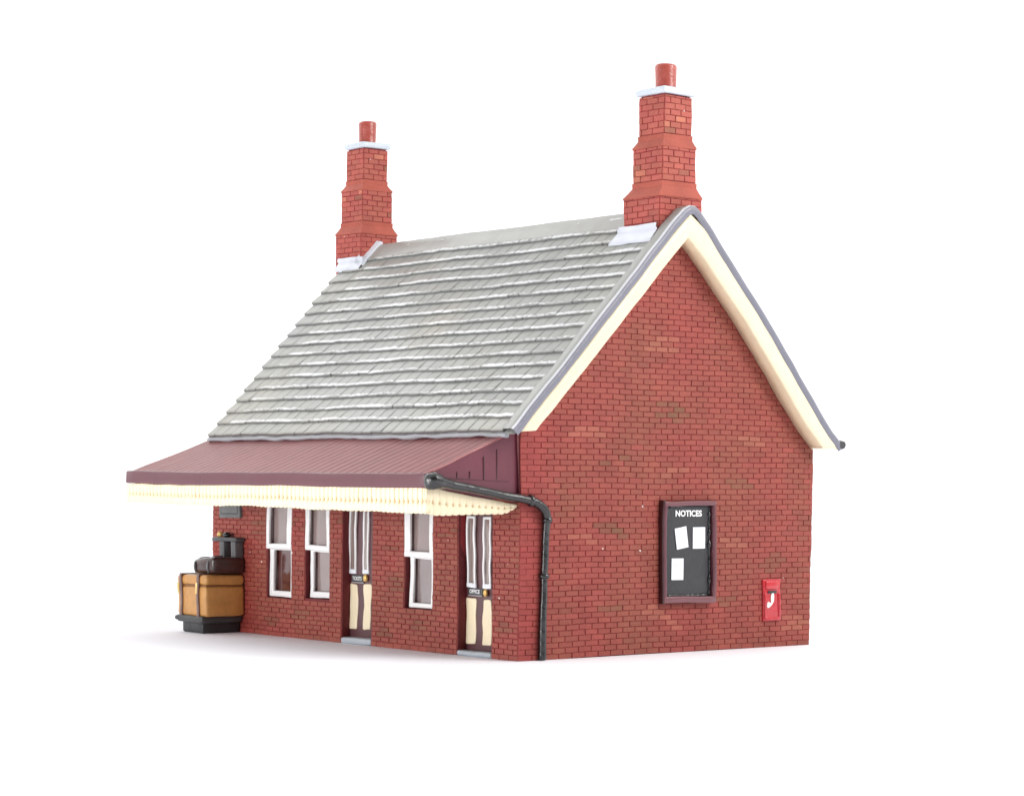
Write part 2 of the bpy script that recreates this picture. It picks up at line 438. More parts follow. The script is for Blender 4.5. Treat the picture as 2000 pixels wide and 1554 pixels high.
# rear slates, simple courses following the convex slope
rearp = [(4.3, 8.93), (4.98, 8.17), (6.15, 6.96), (7.26, 5.67), (8.24, 4.52), (8.55, 4.28)]
for (xa, za), (xb, zb) in zip(rearp, rearp[1:]):
    ns = max(1, int(round(math.hypot(xb-xa, zb-za)/.36)))
    for i in range(ns):
        t0, t1 = i/ns, (i+1)/ns
        p0 = Vector((xa+(xb-xa)*t0, 0, za+(zb-za)*t0)); p1 = Vector((xa+(xb-xa)*t1, 0, za+(zb-za)*t1))
        nn = Vector((-(zb-za), 0, (xb-xa))).normalized()
        yy = -.06
        while yy < 10.95:
            y2 = min(yy+.352, 11.0)
            a, b, c, d = p0+Vector((0, yy+.006, 0))+nn*.01, p0+Vector((0, y2-.006, 0))+nn*.01, p1+Vector((0, y2-.006, 0))+nn*.055, p1+Vector((0, yy+.006, 0))+nn*.055
            e, f = c-nn*.06, d-nn*.06
            I = [rf.V(q) for q in (a, b, c, d, e, f)]
            rf.F(I[:4], jit(SLATE, .03)); rf.F((I[3], I[2], I[4], I[5]), SLATE); yy = y2
roof = rf.build('roof', M_slate, B)

# verge strip on the gable edge: rounded grey band sweeping over the apex, and front face
vg = MB()
outer = [(-.50, 4.41), (-.40, 4.50), (-.08, 4.84), (.92, 5.86), (2.12, 7.08), (3.0, 7.97), (3.70, 8.70), (3.90, 8.89), (4.06, 8.97), (4.2, 8.97), (4.32, 8.89), (4.98, 8.17), (6.15, 6.96), (7.26, 5.67), (8.24, 4.52), (8.52, 4.29), (8.58, 4.22)]
def subd(pts, n=5):
    o = []
    for a, b in zip(pts, pts[1:]):
        for i in range(n): o.append((a[0]+(b[0]-a[0])*i/n, a[1]+(b[1]-a[1])*i/n))
    return o+[pts[-1]]
outer = subd(outer)
def vfn(i, q):
    x, z = outer[int(i)]
    a = outer[max(int(i)-2, 0)]; b = outer[min(int(i)+2, len(outer)-1)]
    t = Vector((b[0]-a[0], 0, b[1]-a[1])).normalized(); nn = Vector((-t.z, 0, t.x))
    wq = .012*nz((x*2.2, z*2.2, 0), 1.)
    prof = [(-.40, -.15, GREYV), (-.425, -.12, GREYV), (-.43, -.03+wq, GREYV), (-.41, .012, (.60, .61, .64)), (-.36, .035, SLATE), (-.25, .03, SLATE), (-.12+wq*2, .028, SLATE), (-.07+wq*2, .012, SLATE), (-.05, -.05, SLATE)]
    y_, h, c = prof[q]
    h2 = h+wq
    return Vector((x, y_, z))+nn*h2, c, (.35 if q in (3, 4) else 0.)
vg.grid(list(range(len(outer))), list(range(9)), vfn)
vg.build('verge', M_slate, roof)

# ridge capping
rc = MB()
def rfn(u, q):
    prof = [(3.70, 8.60), (3.72, 8.635), (3.90, 8.83), (4.02, 8.94), (4.12, 8.965), (4.24, 8.94), (4.40, 8.80), (4.52, 8.66), (4.52, 8.6)]
    x, z = prof[q]; wv_ = .015*nz((u*.9, q*.2, 1.), 1.)
    zz = .09*(1 if u < 10 else 1)
    return Vector((x, u, z+.035+wv_)), jit((.33, .33, .31), .02), .30+.3*nz((u, 0, 0), .7)
rc.grid([-.1+i*.15 for i in range(76)], list(range(9)), rfn)
rc.build('ridge_capping', M_slate, roof)

# lumpy mortar fillet under the front eaves
ef = MB()
pts = []
for i in range(60):
    y_ = -.1+i*.18
    pts.append((-.40+.03*nz((y_*1.5, 0, 0), 1.), y_, 4.315+.03*nz((0, y_*2.1, 0), 1.)))
ef.tube(pts, [.05+.025*nz((y*1.9, 4, 0), 1.) for (_, y, _) in pts], (.36, .37, .39), n=8, sub=2)
ef.build('eaves_fillet', M_grey, roof)

# rear gutter
gt = MB(); gt.tube([(8.555, -.44, 4.255), (8.56, -.36, 4.26), (8.565, -.28, 4.265), (8.57, .2, 4.27), (8.57, 1, 4.27), (8.57, 4, 4.27), (8.57, 7.5, 4.27), (8.57, 11.0, 4.27)], [.085, .10, .10, .085, .08, .08, .08, .08], (.05, .05, .055), n=12, sub=3)
gt.build('gutter', M_dark, roof)

# ---- bargeboards
def barge(top, bot, y0=-.40, y1=-.02):
    b_ = MB(); n_ = 40
    def samp(pl, t):
        L_ = [0]
        for a, b in zip(pl, pl[1:]): L_.append(L_[-1]+math.dist(a, b))
        d = t*L_[-1]
        for i in range(len(pl)-1):
            if d <= L_[i+1]+1e-9:
                k = (d-L_[i])/(L_[i+1]-L_[i]); a, b = pl[i], pl[i+1]; return (a[0]+(b[0]-a[0])*k, a[1]+(b[1]-a[1])*k)
        return pl[-1]
    def fn(i, q):
        t = i/n_; a = Vector((*samp(top, t), 0)); b = Vector((*samp(bot, t), 0))
        e = .018*nz((t*14, 1, 0), 1.)
        P = {0: (a, y1), 1: (a, y0+.02), 2: (a.lerp(b, .04), y0), 3: (a.lerp(b, .3), y0-.004), 4: (a.lerp(b, .6), y0-.006), 5: (a.lerp(b, .93), y0+e*.3), 6: (b, y0+.03), 7: (b, (y0+y1)/2), 8: (b+Vector((0, e*.4, 0)), y1), 9: (a, y1)}
        v, y_ = P[q]
        return Vector((v.x, y_+e*.25, v.y+e*.4)), jit(CREAM, .01), 0.
    b_.grid(list(range(n_+1)), list(range(10)), fn)
    for i in (0, n_):
        ids = [b_.V(fn(i, q)[0]) for q in range(9)]; b_.F(ids, CREAM)
    return b_
bl = barge([(-.31, 4.385), (4.04, 8.81)], [(.09, 4.40), (3.99, 8.31)])
bl.build('bargeboard', M_cream, B)
br = barge([(4.04, 8.85), (4.40, 8.60), (4.74, 8.27), (5.96, 6.97), (7.04, 5.74), (7.89, 4.80), (8.26, 4.42), (8.46, 4.26)], [(3.99, 8.33), (4.34, 8.05), (5.55, 6.87), (6.59, 5.67), (7.50, 4.63), (7.97, 4.185)])
br.prism([(7.95, 4.185), (8.17, 4.165), (8.44, 4.175), (8.49, 4.27), (8.1, 4.52)], 'y', -.395, -.03, CREAM, n=2)
br.build('bargeboard', M_cream, B)

# ---- chimneys
def chimney(xc, yc, w1, d1, stages, zcap, capw, capd, potr, shift, patches, base_col=BR2):
    """stages: (z0,z1,w,d); between them sloped shoulders"""
    cb = MB()
    prof = []
    for z0, z1, w_, d_, sx_ in stages: prof += [(z0, w_, d_, sx_), (z1, w_, d_, sx_)]
    def R(z, w_, d_, sx_, e=0): 
        x = xc+sx_
        return [(x-w_/2-e, yc-d_/2-e, z), (x+w_/2+e, yc-d_/2-e, z), (x+w_/2+e, yc+d_/2+e, z), (x-w_/2-e, yc+d_/2+e, z)]
    prev = None
    for i, (z, w_, d_, sx_) in enumerate(prof):
        ids = [cb.V(p) for p in R(z, w_, d_, sx_, -.03)]
        if prev:
            sl = i % 2 == 0
            for q in range(4): cb.F((prev[q], prev[(q+1) % 4], ids[(q+1) % 4], ids[q]), (.42, .095, .065) if sl else GROUT)
        prev = ids
    cb.F(prev, base_col)
    # smooth orange shoulders, slightly proud
    for i in range(1, len(prof)-1, 2):
        za, wa, da, sa = prof[i]; zb, wb, db, sb = prof[i+1]
        levels = [(za-.035, wa, da, sa, .016), (za-.005, wa, da, sa, .018), ((za+zb)/2, (wa+wb)/2, (da+db)/2, (sa+sb)/2, .012), (zb, wb, db, sb, .016), (zb+.10, wb, db, sb, .019), (zb+.105, wb, db, sb, .0)]
        pr = None
        for z, w_, d_, s_, e in levels:
            ids = [cb.V(p) for p in R(z, w_, d_, s_, e)]
            if pr:
                for q in range(4): cb.F((pr[q], pr[(q+1) % 4], ids[(q+1) % 4], ids[q]), (.41, .092, .062))
            pr = ids
    def cf(u, z, seed=0):
        t = .35+.5*nz((u, seed, z), 1.4, 5.)+random.uniform(-.2, .2)
        c = mixcol((.40, .105, .075), (.46, .085, .078), min(max(t, 0), 1))
        r = random.random()
        if r < .035: c = mixcol(c, BROL, .4)
        elif r < .075: c = mixcol(c, (.62, .24, .14), .4)
        return jit(c, .08), random.random() < .04
    for z0, z1, w_, d_, s_ in stages:
        x0 = xc+s_-w_/2; y0 = yc-d_/2; a = z0+(0.11 if z0 > 8.9 else 0)
        zt = z1-.035
        bricks(cb, (x0, y0, 0), (1, 0, 0), (0, 0, 1), (0, -1, 0), a, zt, lambda z, w_=w_: [(0, w_)], .122, .29, lambda u, z: cf(u, z, 1), h=.016, gu=.017, gv=.009)
        bricks(cb, (x0, y0, 0), (0, 1, 0), (0, 0, 1), (-1, 0, 0), a, zt, lambda z, d_=d_: [(0, d_)], .122, .32, lambda u, z: cf(u, z, 7), h=.016, gu=.017, gv=.009)
        bricks(cb, (x0+w_, y0, 0), (0, 1, 0), (0, 0, 1), (1, 0, 0), a, zt, lambda z, d_=d_: [(0, d_)], .122, .32, lambda u, z: cf(u, z, 4), h=.016)
        bricks(cb, (x0, y0+d_, 0), (1, 0, 0), (0, 0, 1), (0, 1, 0), a, zt, lambda z, w_=w_: [(0, w_)], .122, .32, lambda u, z: cf(u, z, 9), h=.016)
    ch = cb.build('chimney', MB_brick, B, wobble=1.1)
    xs = xc+stages[-1][4]
    cp = MB(); 
    cp.rbox(xs-capw/2, xs+capw/2, yc-capd/2, yc+capd/2, zcap-.01, zcap+.13, (.60, .66, .74), .045, .2, fn=lambda p: p+Vector((0, 0, .03*(1-2*abs(p.x-xs)/capw)*(1-2*abs(p.y-yc)/capd))))
    cp.build('chimney_cap', M_white, ch)
    pt = MB(); pt.lathe((xs, yc, zcap+.13), [(potr*1.0, -.02), (potr*.97, .05), (potr*.98, .2), (potr*.99, .34), (potr*1.01, .47), (potr*.97, .51), (potr*.86, .525), (potr*.3, .52), (potr*.05, .515)], (.40, .075, .055), n=24)
    pt.build('chimney_pot', mat('pot_paint', .35, .5, .15, var=.15, vscale=6, bump=.5, bscale=8), ch, wobble=1.4)
    return ch
c1 = chimney(4.135, .51, 1.14, 1.08, [(8.3, 9.22, 1.14, 1.08, 0), (9.42, 10.24, .90, .88, .045), (10.38, 11.30, .75, .74, .065)], 11.30, .90, .88, .215, .065, None)
c2 = chimney(4.115, 10.80, 1.05, 1.03, [(8.3, 9.26, 1.05, 1.03, 0), (9.43, 10.29, .865, .85, 0), (10.42, 11.28, .69, .68, 0)], 11.28, .82, .80, .21, 0, None, (.50, .09, .075))

# lead flashings: sheets lying on the slope around each chimney foot
def flashing(parent, xf, y0, y1, xr, near=False, down=.30):
    f = MB(); th = .10
    def P(x, y, h): return Vector((SX0, 0, SZ0))+Vector((x-SX0, y, (x-SX0)*SLP))+nrm*h
    ya = y0 if near else y0-.13
    us = [ya+(y1-ya)*i/10 for i in range(11)]
    def fn(u, q):
        e = .03*nz((u*3, 2, 0), 1.)
        pr = [(xf-down+e, .03), (xf-down+.01+e, .075), (xf-down*.5, .09), (xf-.03, .10), (xf-.022, .16), (xf+.02, .2)]
        sh = (.14*(1-q/5)*(u-y0)/(y1-y0)) if near else 0
        return P(pr[q][0], u+sh, pr[q][1]), LEAD, 0.
    f.grid(us, list(range(6)), fn)
    # side upstand climbing the slope on the near (-y) face
    if not near:
        vs = [xf-.10+(xr-xf+.10)*i/10 for i in range(11)]
        def f2(v, q):
            e = .03*nz((v*3.4, 9, 0), 1.)
            pr = [(y0-.14+e, .03), (y0-.13+e, .085), (y0-.06, .095), (y0+.07, .12), (y0+.08, .20+e)]
            return P(v, pr[q][0], pr[q][1]), LEAD, 0.
        f.grid(vs, list(range(5)), f2)
    return f.build('flashing', M_grey, parent)
flashing(c1, 3.60, -.03, 1.12, 3.95, near=True, down=.24)
flashing(c2, 3.63, 10.24, 11.12, 4.12, down=.20)

# ---- canopy
cz = lambda x: 3.565+.41*(x+2.1)
cn = MB()
prof = [(0, 4.28), (-.3, cz(-.3)-.05), (-2.12, cz(-2.12)-.05), (-2.12, 3.3), (-2.12, 3.22), (0, 3.22)]
cn.prism(prof, 'y', .16, 10.8, MAR, n=20)
MR = (.23, .064, .066)
us = []; y_ = .10
while y_ < 11.06: us.append(y_); y_ += .0335
us.append(11.06)
PIT = .268
def cfn(u, q):
    t = q/10.; x = -.02-2.10*t
    end = 10.62+.40*t
    y = .10+(u-.10)*(end-.10)/(10.96)
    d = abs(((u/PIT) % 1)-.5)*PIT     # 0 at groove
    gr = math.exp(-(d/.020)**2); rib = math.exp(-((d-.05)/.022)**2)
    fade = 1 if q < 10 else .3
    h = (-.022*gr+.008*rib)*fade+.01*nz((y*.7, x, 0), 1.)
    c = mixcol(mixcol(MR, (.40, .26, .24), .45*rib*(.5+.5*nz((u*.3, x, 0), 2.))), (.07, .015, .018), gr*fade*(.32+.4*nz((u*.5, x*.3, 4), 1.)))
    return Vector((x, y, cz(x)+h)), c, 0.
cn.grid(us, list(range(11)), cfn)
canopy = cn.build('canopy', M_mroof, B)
fa = MB()
fa.rbox(-2.20, -2.06, .10, 11.09, 3.30, 3.575, MAR, .035, .3)
fa.build('fascia', M_maroon, canopy)
# end panel toward the gable
ep = MB()
ep.prism([(-2.16, 3.57), (-2.16, 3.32), (-1.0, 3.17), (0.02, 3.03), (0.02, 4.36), (-.06, 4.38)], 'y', .085, .17, (.15, .03, .05))
for i, (x, a, b) in enumerate([(-1.45, 3.50, 3.62), (-1.15, 3.49, 3.62), (-.82, 3.46, 3.9), (-.50, 3.46, 4.04)]):
    ep.rbox(x-.014, x+.014, .078, .1, a, b, (.065, .008, .014), .006)
ep.prism([(-1.7, 3.50), (-.2, 3.425), (-.2, 3.415), (-1.7, 3.49)], 'y', .082, .1, (.06, .006, .012))
ep.tube([(-2.12, .09, 3.58), (-1.2, .09, 3.95), (-.5, .09, 4.23), (-.06, .10, 4.41)], .022, (.33, .10, .10), n=8)
ep.tube([(-.0, .06, 4.36), (.01, .05, 3.9), (.02, .05, 3.5), (.02, .05, 3.1)], [.05, .03, .025, .03], (.17, .02, .025), n=8)
ep.build('end_panel', M_maroon, canopy)
# valance
def valance(name, O, U, Nn, length, topf, botf, seed, pitch=.145, soft=1.):
    v = MB(); O, U, Nn = Vector(O), Vector(U), Vector(Nn)
    us = []; k = 0
    nb = int(length/pitch); pitch = length/nb
    for i in range(nb):
        for f in (0, .05, .12, .2, .5, .8, .88, .95): us.append((i+f)*pitch)
    us.append(length)
    rows = ['bt', 'bb', 0, .04, .12, .22, .32, .38, .43, .48, .56, .7, .85, .97, 1, 'tt']
    def fn(u, q):
        r = rows[q]; ph = (u/pitch) % 1; dj = min(ph, 1-ph)*pitch; b = int(u/pitch+.001)
        amp = min(1.1, .7+.5*abs(nz((b*.37, seed, 0), 1.)*1.6))
        zt = topf(u)+.014*nz((u*1.3, seed, 3), 1.); zb = botf(u)+.020*nz((u*.9, seed, 7), 1.)+.035*math.exp(-(dj/.022)**2)*amp
        amp *= soft
        lobe = soft*math.sqrt(max(0, 1-(abs(ph-.5)*2)**2.5))
        if r == 'bt': return O+U*u+Vector((0, 0, zt))-Nn*.06, CREAM, 0.
        if r == 'bb': return O+U*u+Vector((0, 0, zb+.01))-Nn*.06, CREAM, 0.
        if r == 'tt': return O+U*u+Vector((0, 0, zt+.01))-Nn*.05, CREAM, 0.
        z = zb+(zt-zb)*r
        gr = math.exp(-(dj/.011)**2)*amp
        hole = math.exp(-(dj/.026)**2-((r-.43)/.06)**2)
        edge = .02*(r <= .04)+.012*(r >= .97)
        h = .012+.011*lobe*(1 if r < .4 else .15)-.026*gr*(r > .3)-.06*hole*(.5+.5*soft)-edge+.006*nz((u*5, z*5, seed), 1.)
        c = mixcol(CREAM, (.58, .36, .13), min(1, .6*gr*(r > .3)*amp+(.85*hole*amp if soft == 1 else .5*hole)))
        return O+U*u+Nn*h+Vector((0, 0, z)), c, 0.
    v.grid(us, list(range(len(rows))), fn)
    return v.build(name, M_cream, canopy, wobble=1.)
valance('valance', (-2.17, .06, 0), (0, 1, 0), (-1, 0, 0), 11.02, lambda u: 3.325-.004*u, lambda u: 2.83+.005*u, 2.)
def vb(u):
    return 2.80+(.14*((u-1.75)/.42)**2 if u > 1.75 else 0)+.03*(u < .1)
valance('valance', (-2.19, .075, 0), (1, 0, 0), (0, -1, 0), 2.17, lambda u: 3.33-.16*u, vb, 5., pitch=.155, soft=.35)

# ---- drainpipe
dp = MB()
dp.tube([(-2.16, .02, 3.47), (-2.10, -.02, 3.45), (-1.97, -.03, 3.42), (-1.75, -.04, 3.385), (-1.1, -.04, 3.28), (-.4, -.05, 3.16), (.12, -.09, 3.07), (.30, -.11, 3.02), (.48, -.12, 2.90), (.56, -.11, 2.74), (.565, -.09, 2.5), (.55, -.085, 1.7), (.535, -.085, .8), (.53, -.085, .02)],
        [.10, .16, .15, .095, .082, .08, .085, .088, .09, .085, .07, .07, .075, .078], BLK, n=16)
pipe = dp.build('drainpipe', M_black, B, wobble=1.3)
def collar(p, r, h, axis):
    c = MB(); c.lathe(p, [(r*.8, -h), (r, -h*.7), (r*1.05, 0), (r, h*.7), (r*.8, h)], BLK, n=16, axis=axis); 
    c.build('pipe_collar', M_black, pipe, wobble=2)
collar((.55, -.085, 1.62), .105, .045, 'z'); collar((.56, -.10, 2.70), .10, .05, 'z'); collar((.17, -.09, 3.06), .115, .045, 'x')
hp = MB(); hp.lathe((-2.09, 0.0, 3.44), [(.05, -.17), (.13, -.15), (.16, -.08), (.165, .02), (.14, .10), (.06, .14)], BLK, n=20, axis='z'); hp.build('hopper_head', M_black, pipe, wobble=2)

# ---- windows
GL = (.27, .20, .185)
def window(y0, y1, zb, up, lo, lower_glass=None):
    """up/lo: (outer y0,y1, z0,z1, inner y0,y1,z0)"""
    w0 = MB(); w0.rbox(.235, .29, y0-.01, y1+.01, zb-.02, 3.18, (.10, .015, .018), .01); wo_ = w0.build('window', M_maroon, B)
    for (a, b, z0, z1, ia, ib, iz), x in ((up, -.03), (lo, .045)):
        s = MB(); T = .075
        s.rbox(x, x+T, a, ia, z0, z1, WH, .022, .2); s.rbox(x+.002, x+T, ib, b, z0, z1, WH, .022, .2)
        s.rbox(x-.004, x+T-.003, a+.004, b-.004, z0, iz, WH, .025, .2)
        if x > 0: s.rbox(x+.006, x+T, a+.01, b-.01, z1-.06, z1, WH, .015, .2)
        s.build('sash', M_white, wo_, wobble=1.8)
        gmb = MB(); gx = x+.125
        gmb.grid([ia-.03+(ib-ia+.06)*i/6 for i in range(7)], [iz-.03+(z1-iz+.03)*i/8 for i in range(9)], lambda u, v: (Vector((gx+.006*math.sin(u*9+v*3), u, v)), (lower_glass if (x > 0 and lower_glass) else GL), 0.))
        gmb.grid([ia-.03, ib+.03], [iz-.03, z1], lambda u, v: (Vector((gx+.02, u, v)), GL, 0.))
        gmb.rbox(x+T-.01, gx+.01, ib-.012, ib+.03, iz, z1, (.045, .008, .010), .004, .4)
        gmb.rbox(x+T-.01, gx+.01, ia-.03, ib+.03, iz-.04, iz+.01, (.045, .008, .010), .004, .4)
        gmb.build('pane', M_glass, wo_, wobble=.5, fix=False)
window(7.76, 8.70, .83, (7.75, 8.71, 1.90, 3.15, 7.93, 8.60, 2.02), (7.76, 8.67, .86, 1.93, 7.88, 8.52, .99), (.10, .03, .025))  # lower pane's dark red is the trunk's reflection put into its colour
window(6.32, 7.24, .87, (6.33, 7.24, 1.90, 3.15, 6.44, 7.09, 2.02), (6.33, 7.14, .90, 1.93, 6.40, 7.02, 1.04))
window(2.72, 3.67, .83, (2.70, 3.69, 1.87, 3.15, 2.83, 3.50, 2.0), (2.74, 3.59, .85, 1.90, 2.86, 3.47, .95), (.24, .185, .18))

# ---- doors
def blob(mb, y0, y1, z0, z1, x, col, r=.04, th=.02, seed=0, k=.02, n=8):
    """hand painted panel with an uneven outline, standing proud of x toward -x"""
    pts = []
    cs = [(y0+r, z0+r, math.pi), (y1-r, z0+r, 1.5*math.pi), (y1-r, z1-r, 0), (y0+r, z1-r, .5*math.pi)]
    for i, (a, b, t0) in enumerate(cs):
        for j in range(4): pts.append((a+r*math.cos(t0+j*math.pi/6), b+r*math.sin(t0+j*math.pi/6)))
        nx_ = cs[(i+1) % 4]; p = pts[-1]; q = (nx_[0]+r*math.cos(nx_[2]), nx_[1]+r*math.sin(nx_[2]))
        for j in range(1, n): pts.append((p[0]+(q[0]-p[0])*j/n, p[1]+(q[1]-p[1])*j/n))
    cy, cz_ = (y0+y1)/2, (z0+z1)/2; out = []
    for a, b in pts:
        e = k*nz((a*4+seed, b*3.1, seed), 1.)
        out.append((a+e*(1 if a > cy else -1), b+e*.6*(1 if b > cz_ else -1)))
    r0 = [mb.V((x, a, b)) for a, b in out]
    r1 = [mb.V((x-th*.7, a, b)) for a, b in out]
    r2_ = [mb.V((x-th, cy+(a-cy)*.88, cz_+(b-cz_)*.96)) for a, b in out]
    m_ = len(out)
    for i in range(m_):
        j = (i+1) % m_
        mb.F((r0[i], r0[j], r1[j], r1[i]), col, True); mb.F((r1[i], r1[j], r2_[j], r2_[i]), col, True)
    mb.F(r2_, col)
def door(y0, y1, fr, pn, plate, word, tw, knob, zf, zp, step, seed):
    d = MB(); X = .20
    d.rbox(X, X+.09, y0-.02, y1+.02, .10, 3.18, (.11, .045, .05), .01, .4)
    dr = d.build('door', M_maroon, B)
    for k, (a, b) in enumerate(fr):
        f = MB(); T = .05; wd = .052
        z0, z1 = zf
        f.rbox(X-T, X, a, a+wd, z0, z1, WH, .016, .15); f.rbox(X-T, X, b-wd, b, z0, z1, WH, .016, .15)
        f.rbox(X-T-.006, X, a-.01, b+.01, z0-.01, z0+.09, (.80, .82, .86), .02, .1); f.rbox(X-T+.002, X, a+.003, b-.003, z1-.05, z1, WH, .014, .1)
        f.build('glazing_frame', M_white, dr, wobble=2.6)
        g_ = MB(); g_.rbox(X-.022, X-.002, a+.03, b-.03, z0+.06, z1-.03, (.26, .20, .18), .004, .3); g_.build('pane', M_glass, dr, wobble=.6)
    for k, (a, b) in enumerate(pn):
        p = MB(); blob(p, a, b, zp[0], zp[1], X, CREAM, seed=seed+k*3, k=.035); p.build('door_panel', M_cream, dr, wobble=1.5)
    a, b, c, e = plate
    p = MB(); p.rbox(X-.03, X-.0, a, b, c, e, (.06, .06, .062), .012, .2); p.rbox(X-.036, X-.02, a+.01, b-.01, c-.012, c+.008, (.4, .38, .38), .004, .2)
    pl = p.build('name_plate', M_dark, dr, wobble=1)
    vs, fs = text_mesh(word, .08, tw*1.22, .018); t = MB(); cy = (a+b)/2; 
    base = (c+e)/2-.032
    ids = [t.V((X-.046, cy-x, base+z)) for x, z in vs]
    for f in fs: t.F([ids[i] for i in f], (.9, .9, .9))
    # lettering belongs to the plate
    t.build('lettering', M_paper, dr, wobble=1, fix=False)
    kb = MB(); kb.lathe((X-.02, knob[0], knob[1]), [(.03, -.07), (.055, -.055), (.062, -.03), (.045, 0), (.02, .02)], (.75, .48, .14), n=14, axis='x')
    for i, v in enumerate(kb.v): kb.v[i] = Vector((v.x, v.y, knob[1]+(v.z-knob[1])*1.35))
    kb.build('door_knob', M_brass, dr, wobble=2)
    s = MB(); s.rbox(-.03, .21, y0-.0, y1+.0, 0, step, (.40, .44, .48), .04, .25); s.build('doorstep', M_grey, B, wobble=1.5)
door(.81, 1.89, [(1.54, 1.81), (1.06, 1.31)], [(1.56, 1.87), (1.07, 1.35)], (1.34, 1.79, 1.19, 1.34), 'OFFICE', .26, (1.21, 1.27), (1.37, 2.76), (.22, 1.135), .10, 1.)
door(4.77, 5.85, [(5.585, 5.85), (5.14, 5.34)], [(5.56, 5.84), (5.07, 5.34)], (5.32, 5.76, 1.27, 1.43), 'TICKETS', .27, (5.23, 1.36), (1.45, 2.9), (.29, 1.235), .13, 12.)

# ------------------------------------------------------------------ notice board
nb = empty('notice_board', (4.38, -.09, 1.0))
tag(nb, 'black notice board in a maroon frame headed NOTICES on the gable wall', 'notice board')
f = MB(); yb = -.16
f.rbox(3.66, 3.755, yb, -.005, 1.0, 3.08, MAR, .03, .2); f.rbox(5.0, 5.10, yb, -.005, 1.0, 3.05, MAR, .03, .2)
f.rbox(3.665, 5.095, yb-.004, -.008, 2.975, 3.075, (.15, .05, .06), .03, .2); f.rbox(3.663, 5.095, yb-.003, -.009, .995, 1.135, (.17, .06, .07), .03, .2)
f.rbox(3.635, 3.68, yb+.012, 0.0, .98, 3.10, (.035, .004, .006), .015, .2)
f.build('frame', M_maroon, nb, wobble=1.8)
b_ = MB(); b_.rbox(3.75, 5.0, -.075, -.02, 1.1, 3.0, (.03, .031, .035), .01, .3); b_.build('board', M_dark, nb, wobble=.5)
def bead(pts, name='board_edging'):   # pooled glossy black paint along the edges of the recess
    g_ = MB(); g_.tube(pts, [.012+.03*abs(nz((p[0]*9, p[2]*9, 0), 1.)*2) for p in pts], BLK, n=8, sub=2); g_.build(name, M_black, nb, wobble=1)
bead([(4.955+.012*nz((0, 0, i*1.7), 1.), -.08, 1.14+i*.055) for i in range(34)])
bead([(3.80+i*.053, -.08, 1.15) for i in range(22)])
bead([(3.86+i*.04, -.08, 2.955) for i in range(9)])
vs, fs = text_mesh('NOTICES', .128, .735, .034); t = MB()
ids = [t.V((4.375+x, -.083, 2.745+z)) for x, z in vs]
for q in fs: t.F([ids[i] for i in q], (.92, .92, .93))
t.build('heading', M_paper, nb, wobble=0, fix=False)
random.seed(21)
def paper(cx, cz_, w_, h_, rot, lab):
    p = MB(); ca, sa = math.cos(rot), math.sin(rot)
    T = lambda x, z, y: Vector((cx+x*ca-z*sa, y, cz_+x*sa+z*ca))
    n_ = 6
    p.grid([-w_/2+w_*i/n_ for i in range(n_+1)], [-h_/2+h_*i/n_ for i in range(n_+1)], lambda u, v: (T(u, v, -.0835-.003*math.cos(u*9)), (.86, .90, .95), 0.))
    zz = h_/2-.05; k = 0
    while zz > -h_*.12:
        if k in (4, 6): zz -= .02
        x = -w_/2+.03; xe = (w_/2-.035) if k < 4 else -w_/2+random.uniform(.1, .18)
        while x < xe:
            l_ = random.uniform(.015, .06); x2 = min(x+l_, xe)
            if random.random() < .72:
                g1 = random.uniform(.45, .72)
                ids = [p.V(T(a, b, -.0885)) for a, b in ((x, zz), (x2, zz), (x2, zz-.012), (x, zz-.012))]
                p.F(ids, (g1, g1, g1*1.03))
            x = x2+.012
        zz -= .038; k += 1
    o = p.build('paper_notice', M_paper, nb, wobble=0, fix=False); o['label'] = lab
paper(4.18, 2.315, .325, .43, .155, 'tilted white paper notice')
paper(4.668, 2.31, .345, .435, 0, 'upright white paper notice to the right')
paper(4.073, 1.685, .33, .435, -.012, 'lower white paper notice')

# ------------------------------------------------------------------ letter box
lb = empty('letter_box', (6.83, -.05, .55))
tag(lb, 'small red letter box with a white mark, set low in the gable wall', 'letter box')
b_ = MB(); RED = (.50, .014, .024)
b_.rbox(6.56, 7.09, -.06, -.0, .545, 1.415, RED, .03, .15)
b_.rbox(6.575, 6.64, -.085, -.02, .60, 1.13, RED, .025, .15); b_.rbox(7.0, 7.075, -.085, -.02, .60, 1.13, RED, .025, .15); b_.rbox(6.6, 7.05, -.083, -.02, .565, .65, RED, .025, .15)
b_.build('box_body', M_red, lb, wobble=1.5)
h = MB(); h.rbox(6.62, 7.0, -.095, -.02, 1.20, 1.38, (.54, .022, .03), .04, .12); h.build('hood', M_red, lb, wobble=1.5)
s = MB(); s.rbox(6.69, 6.95, -.085, -.04, 1.125, 1.175, (.008, .008, .01), .01, .2); s.build('slot', M_black, lb)
p = MB()
J = [(6.80, 1.12), (6.86, 1.13), (6.872, 1.05), (6.862, .96), (6.80, .89), (6.74, .845), (6.675, .82), (6.655, .86), (6.665, .93), (6.70, .955), (6.755, .925), (6.785, .93), (6.775, 1.0), (6.78, 1.08)]
p.prism([(x, z) for x, z in J], 'y', -.078, -.055, (.88, .88, .84)); p.build('white_mark', M_white, lb, wobble=1)

